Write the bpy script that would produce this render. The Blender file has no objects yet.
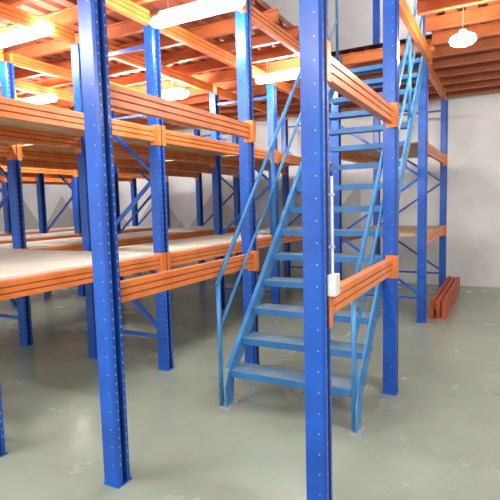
import bpy, math, random
from mathutils import Vector, Matrix
random.seed(7)
scene = bpy.context.scene
col = scene.collection
try:
    scene.view_settings.view_transform = 'Standard'
except Exception: pass

# ------------------------------------------------------------ materials
def new_mat(name):
    m = bpy.data.materials.new(name); m.use_nodes = True
    nt = m.node_tree; b = nt.nodes['Principled BSDF']
    return m, nt, b
def paint(name, c1, c2, rough=0.4, scale=6.0, lo=0.35, hi=0.7, metallic=0.0, bump=0.0, spec=0.5):
    m, nt, b = new_mat(name)
    tc = nt.nodes.new('ShaderNodeTexCoord')
    n = nt.nodes.new('ShaderNodeTexNoise'); n.inputs['Scale'].default_value = scale; n.inputs['Detail'].default_value = 8
    nt.links.new(tc.outputs['Object'], n.inputs['Vector'])
    r = nt.nodes.new('ShaderNodeValToRGB')
    r.color_ramp.elements[0].position = lo; r.color_ramp.elements[0].color = (*c1, 1)
    r.color_ramp.elements[1].position = hi; r.color_ramp.elements[1].color = (*c2, 1)
    nt.links.new(n.outputs['Fac'], r.inputs['Fac']); nt.links.new(r.outputs['Color'], b.inputs['Base Color'])
    b.inputs['Roughness'].default_value = rough; b.inputs['Metallic'].default_value = metallic
    b.inputs['Specular IOR Level'].default_value = spec
    return m
BLUE = paint('rack_blue', (0.003,0.060,0.35), (0.007,0.095,0.49), 0.30, 5)
BLUE_SHADE = paint('rack_blue_recess_shade', (0.002,0.028,0.17), (0.004,0.042,0.24), 0.4, 5)  # same blue darkened: shade of the upright's groove painted into its faces
STAIR = paint('stair_blue', (0.030,0.17,0.42), (0.060,0.25,0.52), 0.40, 7)
TREAD = paint('tread_worn', (0.06,0.14,0.22), (0.22,0.27,0.32), 0.5, 4, 0.3, 0.72)
TFRONT = paint('tread_front_lip', (0.018,0.12,0.31), (0.035,0.17,0.40), 0.45, 7)
ORANGE = paint('beam_orange', (0.65,0.165,0.028), (0.80,0.25,0.06), 0.34, 4)
GROOVE_SHADE = paint('beam_groove_shade', (0.38,0.075,0.015), (0.48,0.11,0.027), 0.5, 4)  # beam orange made darker to paint the shade inside the grooves
RUST = paint('joist_orange', (0.34,0.08,0.025), (0.50,0.135,0.04), 0.45, 3)
DARKO = paint('old_beam_orange', (0.36,0.06,0.022), (0.48,0.10,0.035), 0.5, 4)
DARKO_SHADE = paint('old_beam_groove_shade', (0.14,0.02,0.008), (0.2,0.035,0.012), 0.6, 4)  # groove shade of the loose beams, put in as a darker colour
DOT = paint('hole_grey', (0.26,0.34,0.50), (0.42,0.49,0.60), 0.6, 30)
STEEL = paint('zinc', (0.45,0.46,0.47), (0.62,0.62,0.62), 0.4, 30, metallic=0.6)
WHITE = paint('white_enamel', (0.80,0.80,0.77), (0.88,0.88,0.86), 0.4, 6)
GREYP = paint('grey_plastic', (0.60,0.61,0.60), (0.70,0.71,0.70), 0.45, 6)

def board(name, c1, c2, rough=0.6):
    m, nt, b = new_mat(name)
    tc = nt.nodes.new('ShaderNodeTexCoord'); mp = nt.nodes.new('ShaderNodeMapping'); mp.inputs['Scale'].default_value = (6, 1.2, 4)
    n = nt.nodes.new('ShaderNodeTexNoise'); n.inputs['Scale'].default_value = 2.5; n.inputs['Detail'].default_value = 9
    nt.links.new(tc.outputs['Object'], mp.inputs['Vector']); nt.links.new(mp.outputs['Vector'], n.inputs['Vector'])
    r = nt.nodes.new('ShaderNodeValToRGB'); r.color_ramp.elements[0].position = .3; r.color_ramp.elements[1].position = .7
    r.color_ramp.elements[0].color = (*c1,1); r.color_ramp.elements[1].color = (*c2,1)
    nt.links.new(n.outputs['Fac'], r.inputs['Fac']); nt.links.new(r.outputs['Color'], b.inputs['Base Color'])
    b.inputs['Roughness'].default_value = rough
    return m
DECK_LIGHT = board('pale_deck_board', (0.66,0.62,0.52), (0.80,0.77,0.67))
DECK_BROWN = board('brown_deck_board', (0.44,0.29,0.16), (0.58,0.41,0.26))
MEZZ = board('mezzanine_underside', (0.20,0.05,0.025), (0.29,0.09,0.05))

def floor_mat():
    m, nt, b = new_mat('concrete_floor')
    tc = nt.nodes.new('ShaderNodeTexCoord')
    def noise(s, d=8, dist=0.0, off=0, sc=(1,1,1)):
        mp = nt.nodes.new('ShaderNodeMapping'); mp.inputs['Location'].default_value = (off, off*.7, 0); mp.inputs['Scale'].default_value = sc
        n = nt.nodes.new('ShaderNodeTexNoise'); n.inputs['Scale'].default_value = s; n.inputs['Detail'].default_value = d
        n.inputs['Distortion'].default_value = dist; n.inputs['Roughness'].default_value = .6
        nt.links.new(tc.outputs['Object'], mp.inputs[0]); nt.links.new(mp.outputs[0], n.inputs['Vector']); return n
    def ramp(n, p0, c0, p1, c1):
        r = nt.nodes.new('ShaderNodeValToRGB'); r.color_ramp.elements[0].position = p0; r.color_ramp.elements[1].position = p1
        r.color_ramp.elements[0].color = (*c0,1); r.color_ramp.elements[1].color = (*c1,1)
        nt.links.new(n.outputs['Fac'], r.inputs['Fac']); return r
    def mix(base, mask, k, c):
        mx = nt.nodes.new('ShaderNodeMixRGB'); mx.inputs['Color2'].default_value = (*c,1)
        sc = nt.nodes.new('ShaderNodeMath'); sc.operation = 'MULTIPLY'; sc.inputs[1].default_value = k
        nt.links.new(mask.outputs['Color'], sc.inputs[0]); nt.links.new(sc.outputs[0], mx.inputs['Fac']); nt.links.new(base, mx.inputs['Color1'])
        return mx.outputs['Color']
    a = ramp(noise(.7, 15, 0), .25, (0.235,0.275,0.215), .75, (0.30,0.345,0.28))
    c = mix(a.outputs['Color'], ramp(noise(1.1, 15, 0, 3), .48, (0,0,0), .80, (1,1,1)), .35, (0.16,0.175,0.12))
    c = mix(c, ramp(noise(7, 15, 0, 9, (1,.3,1)), .64, (0,0,0), .70, (1,1,1)), .28, (0.46,0.50,0.44))
    c = mix(c, ramp(noise(25, 10, 0, 17), .62, (0,0,0), .72, (1,1,1)), .22, (0.12,0.12,0.09))
    nt.links.new(c, b.inputs['Base Color'])
    rr = ramp(noise(1.8,8,0,5), .3, (.16,.16,.16), .7, (.30,.30,.30)); nt.links.new(rr.outputs['Color'], b.inputs['Roughness'])
    return m
def wall_mat(zigzag=False):
    m, nt, b = new_mat('plaster_wall_painted' if zigzag else 'plaster_wall')
    tc = nt.nodes.new('ShaderNodeTexCoord')
    n = nt.nodes.new('ShaderNodeTexNoise'); n.inputs['Scale'].default_value = .9; n.inputs['Detail'].default_value = 12; n.inputs['Distortion'].default_value = .3
    nt.links.new(tc.outputs['Object'], n.inputs['Vector'])
    r = nt.nodes.new('ShaderNodeValToRGB'); r.color_ramp.elements[0].position = .3; r.color_ramp.elements[1].position = .62
    r.color_ramp.elements[0].color = (.57,.57,.56,1); r.color_ramp.elements[1].color = (.77,.775,.77,1)
    nt.links.new(n.outputs['Fac'], r.inputs['Fac'])
    out = r.outputs['Color']
    if zigzag:
        def M(op, a, bb=None, c=None):
            q = nt.nodes.new('ShaderNodeMath'); q.operation = op
            for i, v in enumerate((a, bb, c)):
                if v is None: continue
                if isinstance(v, (int, float)): q.inputs[i].default_value = v
                else: nt.links.new(v, q.inputs[i])
            return q.outputs[0]
        sp = nt.nodes.new('ShaderNodeSeparateXYZ'); nt.links.new(tc.outputs['Object'], sp.inputs[0])
        tri = M('PINGPONG', sp.outputs['X'], .8)
        edge = M('MULTIPLY_ADD', tri, 1.15, .95)
        mask = M('MULTIPLY', M('LESS_THAN', sp.outputs['Z'], edge), M('LESS_THAN', sp.outputs['X'], -2.4))
        mask = M('MULTIPLY', mask, .65)
        mx = nt.nodes.new('ShaderNodeMixRGB'); mx.inputs['Color2'].default_value = (.34,.33,.32,1)
        nt.links.new(mask, mx.inputs['Fac']); nt.links.new(out, mx.inputs['Color1']); out = mx.outputs['Color']
    nt.links.new(out, b.inputs['Base Color'])
    b.inputs['Roughness'].default_value = .85
    return m
FLOOR = floor_mat(); WALL = wall_mat(); WALLB = wall_mat(True)
def emis(name, c, s):
    m, nt, b = new_mat(name)
    b.inputs['Emission Color'].default_value = (*c,1); b.inputs['Emission Strength'].default_value = s
    b.inputs['Base Color'].default_value = (1,1,1,1); return m
TUBE = emis('glowing_diffuser', (1.0,.99,.96), 125)
WARM = emis('warm_glowing_diffuser', (1.0,.92,.76), 230)

# ------------------------------------------------------------ mesh builder
class MB:
    def __init__(s): s.v=[]; s.f=[]; s.m=[]
    def add(s, vs, fs, mi=0):
        o=len(s.v); s.v += [tuple(p) for p in vs]
        for f in fs: s.f.append([i+o for i in f]); s.m.append(mi)
    def box(s, x0,x1,y0,y1,z0,z1, mi=0):
        s.add([(x0,y0,z0),(x1,y0,z0),(x1,y1,z0),(x0,y1,z0),(x0,y0,z1),(x1,y0,z1),(x1,y1,z1),(x0,y1,z1)],
              [(0,3,2,1),(4,5,6,7),(0,1,5,4),(1,2,6,5),(2,3,7,6),(3,0,4,7)], mi)
    def prism(s, poly, fn, a, b, mi=0, edge_mi=None, emi=1):
        n=len(poly); vs=[fn(p,a) for p in poly]+[fn(p,b) for p in poly]
        s.add(vs, [tuple(range(n))[::-1], tuple(range(n,2*n))]+[(i,(i+1)%n,n+(i+1)%n,n+i) for i in range(n)], mi)
        if edge_mi:
            for i in edge_mi: s.m[len(s.m)-n+i]=emi
    def tube(s, p, q, r, n=12, mi=0):
        p=Vector(p); q=Vector(q); d=(q-p).normalized()
        u=d.orthogonal().normalized(); w=d.cross(u)
        if abs(d.z)<.999:
            w=d.cross(Vector((0,0,1))).normalized(); u=w.cross(d)
        vs=[]
        for c in (p,q):
            for i in range(n):
                a=2*math.pi*(i+.5)/n; vs.append(c+u*math.cos(a)*r+w*math.sin(a)*r)
        s.add(vs,[tuple(range(n))[::-1],tuple(range(n,2*n))]+[(i,(i+1)%n,n+(i+1)%n,n+i) for i in range(n)],mi)
    def bar(s, p, q, a, b):
        p=Vector(p); q=Vector(q); d=(q-p).normalized(); w=d.cross(Vector((0,1,0))).normalized() if abs(d.y)<.99 else Vector((1,0,0))
        u=w.cross(d); vs=[]
        for c in (p,q):
            for (i,j) in ((-1,-1),(1,-1),(1,1),(-1,1)): vs.append(c+w*a*i/2+u*b*j/2)
        s.add(vs,[(3,2,1,0),(4,5,6,7),(0,1,5,4),(1,2,6,5),(2,3,7,6),(3,0,4,7)])
    def capsule(s, L, r, rz, n=14, k=5):
        prof=[(-L/2+1.6*r*(1-math.cos(math.pi/2*i/k)),math.sin(math.pi/2*i/k)) for i in range(k+1)]
        prof+= [(-x,q) for x,q in prof[::-1]]
        vs=[]; m=len(prof)
        for x,q in prof:
            q=max(q,.02)
            for j in range(n):
                a=2*math.pi*j/n; vs.append((x,r*q*math.cos(a),rz*q*math.sin(a)))
        fs=[tuple(range(n))[::-1],tuple(range((m-1)*n,m*n))]
        for i in range(m-1):
            for j in range(n): fs.append((i*n+j,i*n+(j+1)%n,(i+1)*n+(j+1)%n,(i+1)*n+j))
        s.add(vs,fs)
    def build(s, name, mats, parent=None, loc=(0,0,0), bevel=0, smooth=False):
        me=bpy.data.meshes.new(name); me.from_pydata(s.v,[],s.f)
        if not isinstance(mats,(list,tuple)): mats=[mats]
        for m in mats: me.materials.append(m)
        for i,p in enumerate(me.polygons): p.material_index=s.m[i]; p.use_smooth=smooth and len(p.vertices)==4
        import bmesh
        bm=bmesh.new(); bm.from_mesh(me); bmesh.ops.recalc_face_normals(bm, faces=bm.faces); bm.to_mesh(me); bm.free()
        o=bpy.data.objects.new(name,me); col.objects.link(o); o.location=loc
        if parent: o.parent=parent
        if bevel:
            md=o.modifiers.new('bevel','BEVEL'); md.width=bevel; md.segments=2; md.limit_method='ANGLE'
        return o
def tag(o, label, cat, group=None):
    o['label']=label; o['category']=cat
    if group: o['group']=group
    return o
def thing(name, label, cat, loc=(0,0,0), group=None):
    o=bpy.data.objects.new(name,None); col.objects.link(o); o.location=loc; o.empty_display_size=.1
    return tag(o,label,cat,group)
def dup(root, loc, label, group=None):
    r=root.copy(); col.objects.link(r); r.location=loc; r['label']=label
    if group: r['group']=group
    for ch in list(root.children):
        c=ch.copy(); col.objects.link(c); c.parent=r
        for g in list(ch.children):
            d=g.copy(); col.objects.link(d); d.parent=c
    return r
def struct(name, mb, mat):
    o=mb.build(name,mat); o['kind']='structure'; return o

# ------------------------------------------------------------ dimensions
YW=9.0
XL,XR=-12.0,4.5
ZB=3.06
YLAND=5.95
# ------------------------------------------------------------ shell
m=MB(); m.box(XL,XR,-4,YW,-.1,0); struct('floor',m,FLOOR)
m=MB(); m.box(XL-.1,XR+.1,YW,YW+.15,0,6.6); struct('wall_back',m,WALLB)
m=MB(); m.box(XL-.15,XL,-4,YW,0,6.6); struct('wall_left',m,WALL)
m=MB(); m.box(XR,XR+.15,-4,YW,0,6.6); struct('wall_right',m,WALL)
def ribbed(mb,x0,x1,y0,y1,z0=3.30):
    n=max(1,round((x1-x0)/.19)); p=(x1-x0)/n; low=[(x0,z0)]
    for i in range(n):
        a=x0+i*p
        low+=[(a+p*.55,z0),(a+p*.65,z0+.035),(a+p*.9,z0+.035),(a+p,z0)]
    for (xa,za),(xb,zb) in zip(low[:-1],low[1:]):
        mb.add([(xa,y0,za),(xb,y0,zb),(xb,y1,zb),(xa,y1,za)],[(0,1,2,3)])
    mb.add([(x0,y0,z0+.05),(x1,y0,z0+.05),(x1,y1,z0+.05),(x0,y1,z0+.05)],[(0,1,2,3)])
    for x in (x0,x1):
        mb.add([(x,y0,z0),(x,y1,z0),(x,y1,z0+.05),(x,y0,z0+.05)],[(0,1,2,3)])
m=MB()
ribbed(m,XL,-1.99,-2,YW); ribbed(m,-1.99,-.74,YLAND-.04,YW); ribbed(m,-.74,XR,-2,YW)
struct('ceiling',m,MEZZ)
m=MB(); m.box(XL,XR,-4,YW,6.6,6.7); struct('ceiling_upper',m,WALL)

# ------------------------------------------------------------ perforated upright
def upright_mb(h, sgn=1):
    mb=MB(); W=.052; D=.050; t=.003; g=.024
    outer=[(-D,-.030),(-D,-W),(D-.012,-W),(D,-W+.012),(D,-.017),(D-g,-.011),(D-g,.011),(D,.017),(D,W-.012),(D-.012,W),(-D,W),(-D,.030)]
    inner=[(-D+t,.030),(-D+t,W-t),(D-.014,W-t),(D-t,W-.014),(D-t,.019),(D-g-t,.013),(D-g-t,-.013),(D-t,-.019),(D-t,-W+.014),(D-.014,-W+t),(-D+t,-W+t),(-D+t,-.030)]
    poly=[(sgn*x,y) for x,y in outer+inner]
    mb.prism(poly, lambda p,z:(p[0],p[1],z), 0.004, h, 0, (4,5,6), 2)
    def dot(c, ax, r, el=1.0):
        cx,cy,cz=c; vs=[]
        for i in range(8):
            a=2*math.pi*i/8
            if ax=='x': vs.append((cx,cy+r*math.cos(a),cz+el*r*math.sin(a)))
            else: vs.append((cx+r*math.cos(a),cy,cz+el*r*math.sin(a)))
        mb.add(vs,[tuple(range(8))],1)
    z=.12; k=0
    while z<h-.05:
        for yy in (-.028,.028): dot((sgn*(D+.0006),yy,z),'x',.0042,1.6)
        if k%2==0:
            for s in (-1,1): dot((sgn*(.018),s*(W+.0006),z),'y',.0038)
        z+=.05; k+=1
    return mb
meshcache={}
def post(parent, x, y, h, sgn=1):
    key=(round(h,2),sgn)
    if key in meshcache:
        src=meshcache[key]; u=src.copy(); col.objects.link(u); u.location=(x,y,0); u.parent=parent
        for g in list(src.children):
            d=g.copy(); col.objects.link(d); d.parent=u
        return u
    u=upright_mb(h,sgn).build('upright',[BLUE,DOT,BLUE_SHADE],parent,(x,y,0))
    mb=MB(); mb.box(-.055,.055,-.057,.057,0,.004); mb.build('base_plate',BLUE,u)
    for sx,sy in ((-.02,.03),(.01,-.03)):
        mb=MB(); mb.tube((sx,sy,.004),(sx,sy,.024),.006,6); mb.build('anchor_bolt',STEEL,u)
    meshcache[key]=u
    return u

X1,X2=-.765,-1.95
X1B=-.88
singles=[
 (-.765,2.10,5.2,1,'tall blue perforated post nearest the camera, with the grey switch box on it'),
 (X1,3.74,5.2,1,'tall blue perforated post touching the right side of the stairs'),
 (-1.855,1.87,5.2,1,'tall blue perforated post in the left foreground, standing alone before the racks'),
 (X2,3.66,5.2,1,'tall blue perforated post touching the left side of the stairs')]
for x,y,h,s,lab in singles:
    t=thing('rack_post',lab,'rack post',(x,y,0)); post(t,0,0,h,s)

def frame(xf, xb, y, h, label):
    t=thing('upright_frame',label,'rack frame',(xf,y,0))
    w=xb-xf
    post(t,0,0,h,1); post(t,w,0,h,-1)
    x0=-.045; x1=w+.045; top=h-.15
    def br(a,bb):
        mb=MB(); mb.bar(a,bb,.03,.028); mb.build('brace',BLUE,t)
    br((x0,0,.30),(x1,0,.30))
    z=.36; side=0
    while z+.72<top:
        a=(x0,0,z) if side==0 else (x1,0,z); c=(x1,0,z+.68) if side==0 else (x0,0,z+.68)
        br(a,c); z+=.72; side^=1
    br((x0,0,top),(x1,0,top))
    return t
LX=[-2.75,-3.65,-4.70,-5.6,-6.45,-7.35,-8.3,-9.2]
rn=['first','second','third','fourth','fifth','sixth','seventh','eighth']
rows={x:'%s row left of the stairs'%n for x,n in zip(LX,rn)}
YS=[1.745,3.46,5.9,8.35]
ordn=['nearest the camera','second from the camera','third from the camera','by the back wall']
pairs=[(LX[0],LX[1],'rack next to the stairs'),(LX[2],LX[3],'second left rack'),(LX[4],LX[5],'third left rack'),(LX[6],LX[7],'farthest left rack')]
for i,(xf,xb,nm) in enumerate(pairs):
    for j,y in enumerate(YS):
        if i>=2 and j==0: continue
        frame(xf,xb,y,ZB-.002,'blue cross-braced upright frame of the %s, %s'%(nm,ordn[j]))
frame(X1B,X2,6.12,ZB-.002,'blue cross-braced upright frame under the top of the stairs')
frame(X1B,X2,8.35,ZB-.002,'blue cross-braced upright frame behind the stairs by the back wall')
t=thing('rack_post','blue post standing on the upper floor beyond the top of the stairs','rack post',(X2,8.35,3.35)); post(t,0,0,2.6,1)

# ------------------------------------------------------------ beams
def beam_mb(L, H=.115, W=.05):
    mb=MB(); w=W/2; g=.006
    poly=[(-w,0),(w,0),(w,.032),(w-g,.035),(w-g,.039),(w,.042),(w,.072),(w-g,.075),(w-g,.079),(w,.082),(w,H),(-w,H),
          (-w,.082),(-w+g,.079),(-w+g,.075),(-w,.072),(-w,.042),(-w+g,.039),(-w+g,.035),(-w,.032)]
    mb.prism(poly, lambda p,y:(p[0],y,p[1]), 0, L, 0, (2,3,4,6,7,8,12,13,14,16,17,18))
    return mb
BM=[ORANGE,GROOVE_SHADE]
def conn_mb(L, end, side):
    mb=MB(); s=1 if end==0 else -1; y=0 if end==0 else L
    a,b_=sorted((y,y+s*.006))
    if side>0: mb.box(-.027,.057,a,b_,-.035,.140)
    else: mb.box(-.057,.027,a,b_,-.035,.140)
    xa,xb=(.0515,.057) if side>0 else (-.057,-.0515)
    a,b_=sorted((y-s*.045,y+s*.006)); mb.box(xa,xb,a,b_,-.035,.140)
    return mb
bcache={}
def beam(x, y0, y1, ztop, label, group=None, side=1, conn=True, xoff=0):
    L=round(y1-y0-.106,3); key=(L,side,conn); loc=(x,y0+.053,ztop-.115)
    if key in bcache: return dup(bcache[key],loc,label,group)
    t=thing('rack_beam',label,'rack beam',loc,group)
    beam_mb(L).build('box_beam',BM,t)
    if conn:
        for e in (0,1): conn_mb(L,e,side).build('end_connector',ORANGE,t)
    bcache[key]=t
    return t
bays=['nearest bay','middle bay','bay by the back wall']
levels=[(1.065,'waist-high'),(2.19,'above head height')]
G1='shelf beams of the left racks'; G2='beams carrying the upper floor'
for i,x in enumerate(LX):
    for j in range(3):
        if i>=4 and j==0: continue
        for z,ln in levels:
            beam(x,YS[j],YS[j+1],z,'orange rack beam %s, %s, %s'%(ln,bays[j],rows[x]),group=G1,side=1 if i%2==0 else -1)
        beam(x,YS[j],YS[j+1],ZB+.115,'orange beam carrying the upper floor, %s, %s'%(bays[j],rows[x]),group=G2,conn=False)
for z,ln in levels:
    beam(-.765,2.10,3.74,z,'orange guard beam %s, right of the stairs between two near posts'%ln)
    beam(-1.915,1.87,3.66,z+(.02 if z<2 else -.02),'orange guard beam %s, left of the stairs from the foreground post'%ln)
    beam(X1B,6.12,8.35,z,'orange rack beam %s, facing the bare floor right of the stairs'%ln)
    beam(X2,6.12,8.35,z,'orange rack beam %s, rear edge of the rack behind the stairs'%ln,side=-1)
for xs,ys,r in (((-.765,-.80,X1B),[2.10,3.74,6.12,8.35],'right'),((-1.915,X2,X2),[1.87,3.66,6.12,8.35],'left')):
    for j in range(3):
        beam(xs[j],ys[j],ys[j+1],ZB+.115,'orange beam carrying the upper floor, %s, %s side of the stairs'%(bays[j],r),group=G2,conn=False)

# ------------------------------------------------------------ joists
def joist(x0,x1,y,label,group,mat=RUST):
    mb=MB(); w=.028
    poly=[(-w,3.178),(w,3.178),(w,3.19),(w-.02,3.195),(w-.02,3.283),(w,3.288),(w,3.298),(-w,3.298),(-w,3.288),(-w+.02,3.283),(-w+.02,3.195),(-w,3.19)]
    mb.prism(poly,lambda p,x:(x,y+p[0],p[1]),x0,x1)
    o=mb.build('floor_joist',mat); tag(o,label,'joist',group)
nth=['closest to the back wall']+['%s from the back wall'%q for q in ('second','third','fourth','fifth','sixth','seventh','eighth','ninth','tenth','eleventh','twelfth','thirteenth','fourteenth','fifteenth','sixteenth')]
for k in range(15):
    y=8.75-k*.5
    joist(XL,-1.90,y,'orange floor joist overhead left of the stairs, %s'%nth[k],'joists overhead on the left')
    joist(-.74,XR,y,'orange floor joist overhead right of the stairs, %s'%nth[k],'joists overhead on the right')
    if y>6.1: joist(-1.898,-.742,y,'short orange joist overhead behind the stairs, %s'%nth[k],'short joists behind the stairs')
joist(-1.898,-.742,YLAND,'short orange joist at the edge of the landing above the stairs',None,ORANGE)

# ------------------------------------------------------------ deck boards
def deck(x0,x1,y0,y1,z,label,mat,group=None):
    mb=MB(); n=4; y0+=.058; y1-=.058
    L=(y1-y0)/n; t=.018
    top=[(y1,t)]
    for i in range(n-1,0,-1):
        yy=y0+i*L; top += [(yy+.003,t),(yy,t-.006),(yy-.003,t)]
    bot=[]
    for i in range(1,n):
        yy=y0+i*L; bot += [(yy-.003,0),(yy,.006),(yy+.003,0)]
    poly=[(y0,0)]+bot+[(y1,0)]+top+[(y0,t)]
    mb.prism(poly,lambda p,x:(x,p[0],z+p[1]),x0,x1)
    o=mb.build('deck_board',mat); tag(o,label,'shelf board',group)
strips=[(LX[0]-.028,LX[1]-.02,'first left rack'),(LX[1]-.03,LX[2]+.03,'gap between first two racks'),(LX[2]+.02,LX[3]-.02,'second left rack'),
        (LX[4]+.02,LX[5]-.02,'third left rack'),(LX[6]+.02,LX[7]-.02,'farthest left rack')]
for i,(a,c,nm) in enumerate(strips):
    for j in range(3):
        if i>=3 and j==0: continue
        for z,ln in levels:
            if i==1 and j>0 and z<2: continue
            deck(c,a,YS[j],YS[j+1],z+.001,'%s, %s, %s'%('pale boards at waist height' if z<2 else 'brown boards overhead',bays[j],nm),DECK_LIGHT if z<2 else DECK_BROWN,'shelf boards of the left racks')
for z,ln in levels:
    deck(X2-.02,X1B+.02,6.12,8.35,z+.001,'brown shelf boards %s on the rack behind the stairs'%ln,DECK_BROWN)

# ------------------------------------------------------------ staircase
st=thing('staircase','light blue steel staircase with open treads and tubular handrails','staircase',(0,0,0))
R_,G_=.2,.193; Y0=3.02; Z1=.26; N=15
SL,SR=-1.81,-.818
slope=R_/G_
def stringer_z(y): return Z1+(y-Y0)*slope
YT=Y0+G_*N
for x0,x1,s in ((SL,SL+.010,1),(SR-.010,SR,-1)):
    mb=MB(); up=.025; dn=-.135
    def pl(y,off): return (y,stringer_z(y)+off)
    poly=[(Y0-.07,0.0),(Y0+.03,0.0),pl(Y0+.06,dn),pl(YT-.02,dn-.02),(YT,stringer_z(YT)+dn+.06),(YT,3.29),pl(YT-.12,up),pl(Y0-.03,up),(Y0-.07,stringer_z(Y0-.07)-.03)]
    mb.prism(poly,lambda p,x:(x,p[0],p[1]),x0,x1)
    fx0,fx1=(x0-.025,x0) if s>0 else (x1-.025,x1)
    for off in (up,dn):
        ya=Y0 if off>0 else Y0+.10
        q=[pl(ya,off-.006),pl(YT-.16,off-.006),pl(YT-.16,off),pl(ya,off)]
        mb.prism(q,lambda p,x:(x,p[0],p[1]),fx0,fx1)
    mb.build('stringer',STAIR,st)
    mb=MB(); xc=(x0+x1)/2; mb.box(xc-.04,xc+.04,Y0-.10,Y0+.06,0,.005); mb.build('base_plate',STEEL,st)
for i in range(N):
    z=Z1+i*R_; y=Y0+i*G_
    mb=MB(); a=SL+.010; c=SR-.010; d=.205
    mb.box(a,c,y,y+d,z-.006,z,1)
    mb.box(a,c,y-.001,y+.005,z-.048,z-.0005,2); mb.box(a,c,y+d-.005,y+d+.001,z-.035,z+.001,0)
    mb.box(a,c,y-.001,y+.010,z-.0004,z+.0012,0)
    mb.build('tread',[STAIR,TREAD,TFRONT],st)
for xr in (SL-.050,SR-.026):
    ya=Y0-.04
    hi=.20 if xr<-1 else .14
    def rz(y): return stringer_z(y)+.72+hi*(y-ya)/(YT-ya)
    rail=MB(); rail.tube((xr,ya-.02,rz(ya-.02)),(xr,YT,rz(YT)),.017); rail.build('handrail',STAIR,st,smooth=True)
    mb=MB(); mb.tube((xr,ya,stringer_z(ya)+.36),(xr,YT,stringer_z(YT)+.36+hi*.5),.013); mb.build('middle_rail',STAIR,st,smooth=True)
    for y in (ya,ya+1.0,ya+2.0,YT):
        zb=0.0 if y==ya else stringer_z(y)-.1
        mb=MB(); mb.tube((xr,y,zb),(xr,y,rz(y)),.017 ); mb.build('rail_post',STAIR,st,smooth=True)

# ------------------------------------------------------------ loose beams
pile=[(-.795,6.34,0,'bottom layer, against the rack end'),(-.722,6.40,0,'bottom layer, in the middle'),(-.648,6.36,0,'bottom layer, on the open floor side'),
      (-.788,6.42,.1165,'top layer, against the rack end'),(-.718,6.35,.1165,'top layer, in the middle'),(-.652,6.40,.1165,'top layer, on the open floor side')]
for x,y,z,ln in pile:
    t=thing('loose_beam','dark orange beam lying in the pile on the floor, %s'%ln,'loose beam',(x,y,z),'loose beams piled on the floor')
    beam_mb(2.1).build('box_beam',[DARKO,DARKO_SHADE],t)
    mb=MB(); mb.box(-.028,.028,-.006,0,0,.114); mb.build('end_plate',DARKO,t)

# ------------------------------------------------------------ switch box
t=thing('switch_box','small grey electrical switch box with conduit fixed to the nearest post','switch box',(-.714,2.125,1.07))
mb=MB(); mb.box(0,.04,-.035,.035,0,.10); mb.build('box_body',GREYP,t,bevel=.004)
mb=MB(); mb.box(.012,.032,-.041,-.035,.035,.065); mb.build('switch',WHITE,t)
mb=MB(); mb.tube((.014,0,.10),(.014,0,.55),.0075); mb.build('conduit',GREYP,t)
for z in (.22,.46):
    mb=MB(); mb.box(0,.024,-.013,.013,z,z+.013); mb.build('clamp',STEEL,t)

# ------------------------------------------------------------ lights
def light(x,y,z,label,L=1.2,ztop=None,one=False,mat=None,r=.05,rz=None):
    t=thing('ceiling_light',label,'ceiling light',(x,y,z),'ceiling lights')
    rz=rz or r*.8
    mb=MB(); hl=max(L/2-.1,.03); mb.box(-hl,hl,-.03,.03,rz*.8,rz*.8+.035); mb.build('housing',WHITE,t,bevel=.006)
    mb=MB(); mb.capsule(L,r,rz,24,10); mb.build('diffuser',mat or TUBE,t,smooth=True)
    for s in ((0,) if one else (-.3*L,.3*L)):
        mb=MB(); mb.tube((s,0,rz*.8+.03),(s,0,(ztop or 3.30)-z),.003,6); mb.build('hanger',STEEL,t)
light(-.36,4.78,2.90,'short warm glowing light hanging on a cable right of the stairs',L=.22,one=True,mat=WARM,r=.068,rz=.06)
light(-2.12,3.2,2.97,'glowing ceiling light just left of the nearest post beside the stairs',L=.85,r=.055)
light(-4.2,3.06,3.08,'glowing ceiling light at the top left corner',L=1.35,r=.055)
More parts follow.
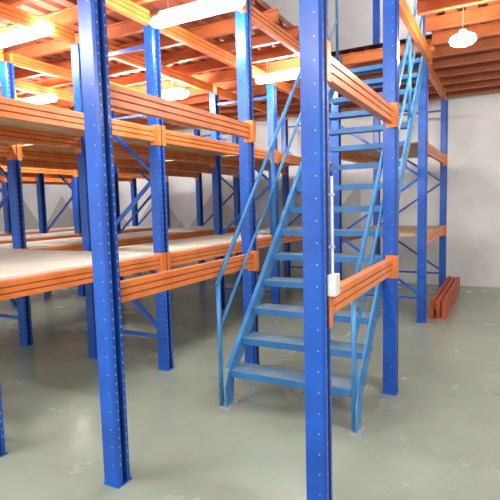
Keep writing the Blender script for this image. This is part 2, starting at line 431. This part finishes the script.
light(-6.05,4.6,2.98,'glowing ceiling light above the second and third left racks',L=1.5)
light(-4.35,5.35,2.98,'glowing ceiling light above the far end of the boarded gap',L=1.3,r=.07)
light(-2.38,5.5,3.03,'glowing ceiling light just left of the upper stair treads',L=.8)
light(-8.0,6.9,2.98,'glowing ceiling light beyond the third left rack')
light(-10.4,4.4,2.98,'added fill light by the far left wall, out of view')  # fill lamp added to brighten the area under the left racks
light(.9,2.3,3.0,'glowing ceiling light over the open floor beside the camera',r=.06)
light(-1.2,-.6,3.0,'glowing ceiling light behind the camera on the left',r=.06)
light(2.2,6.6,3.0,'glowing ceiling light over the bare floor far right',r=.06)
light(1.0,-.8,3.0,'glowing ceiling light behind the camera on the right',r=.06)
light(-3.4,.2,3.0,'added fill light left of the camera before the racks, out of view',r=.065)  # extra lamp outside the view, added for more light beneath the racks
light(-1.3,4.6,6.3,'added unseen light high above the stair opening',ztop=6.6)  # unseen lamp added so the wall of the upper level is lit
light(-1.0,7.3,6.3,'added unseen light high above the upper floor',ztop=6.6)  # second unseen lamp, added to light the upper level

# ------------------------------------------------------------ world + camera
w=bpy.data.worlds.new('World'); scene.world=w; w.use_nodes=True
w.node_tree.nodes['Background'].inputs['Color'].default_value=(.95,.98,1.0,1)
w.node_tree.nodes['Background'].inputs['Strength'].default_value=2.0

cd=bpy.data.cameras.new('Camera'); cam=bpy.data.objects.new('Camera',cd); col.objects.link(cam); scene.camera=cam
th=math.radians(28.0); p=math.radians(5.4); rho=.026
F=Vector((-math.sin(th)*math.cos(p),math.cos(th)*math.cos(p),-math.sin(p)))
R0=Vector((math.cos(th),math.sin(th),0)); U0=R0.cross(F)
U=U0*math.cos(rho)+R0*math.sin(rho); Rr=R0*math.cos(rho)-U0*math.sin(rho)
M=Matrix((( Rr.x,U.x,-F.x,0),(Rr.y,U.y,-F.y,0),(Rr.z,U.z,-F.z,1.5),(0,0,0,1)))
cam.matrix_world=M
cd.lens=34.56; cd.sensor_width=36; cd.clip_start=.05
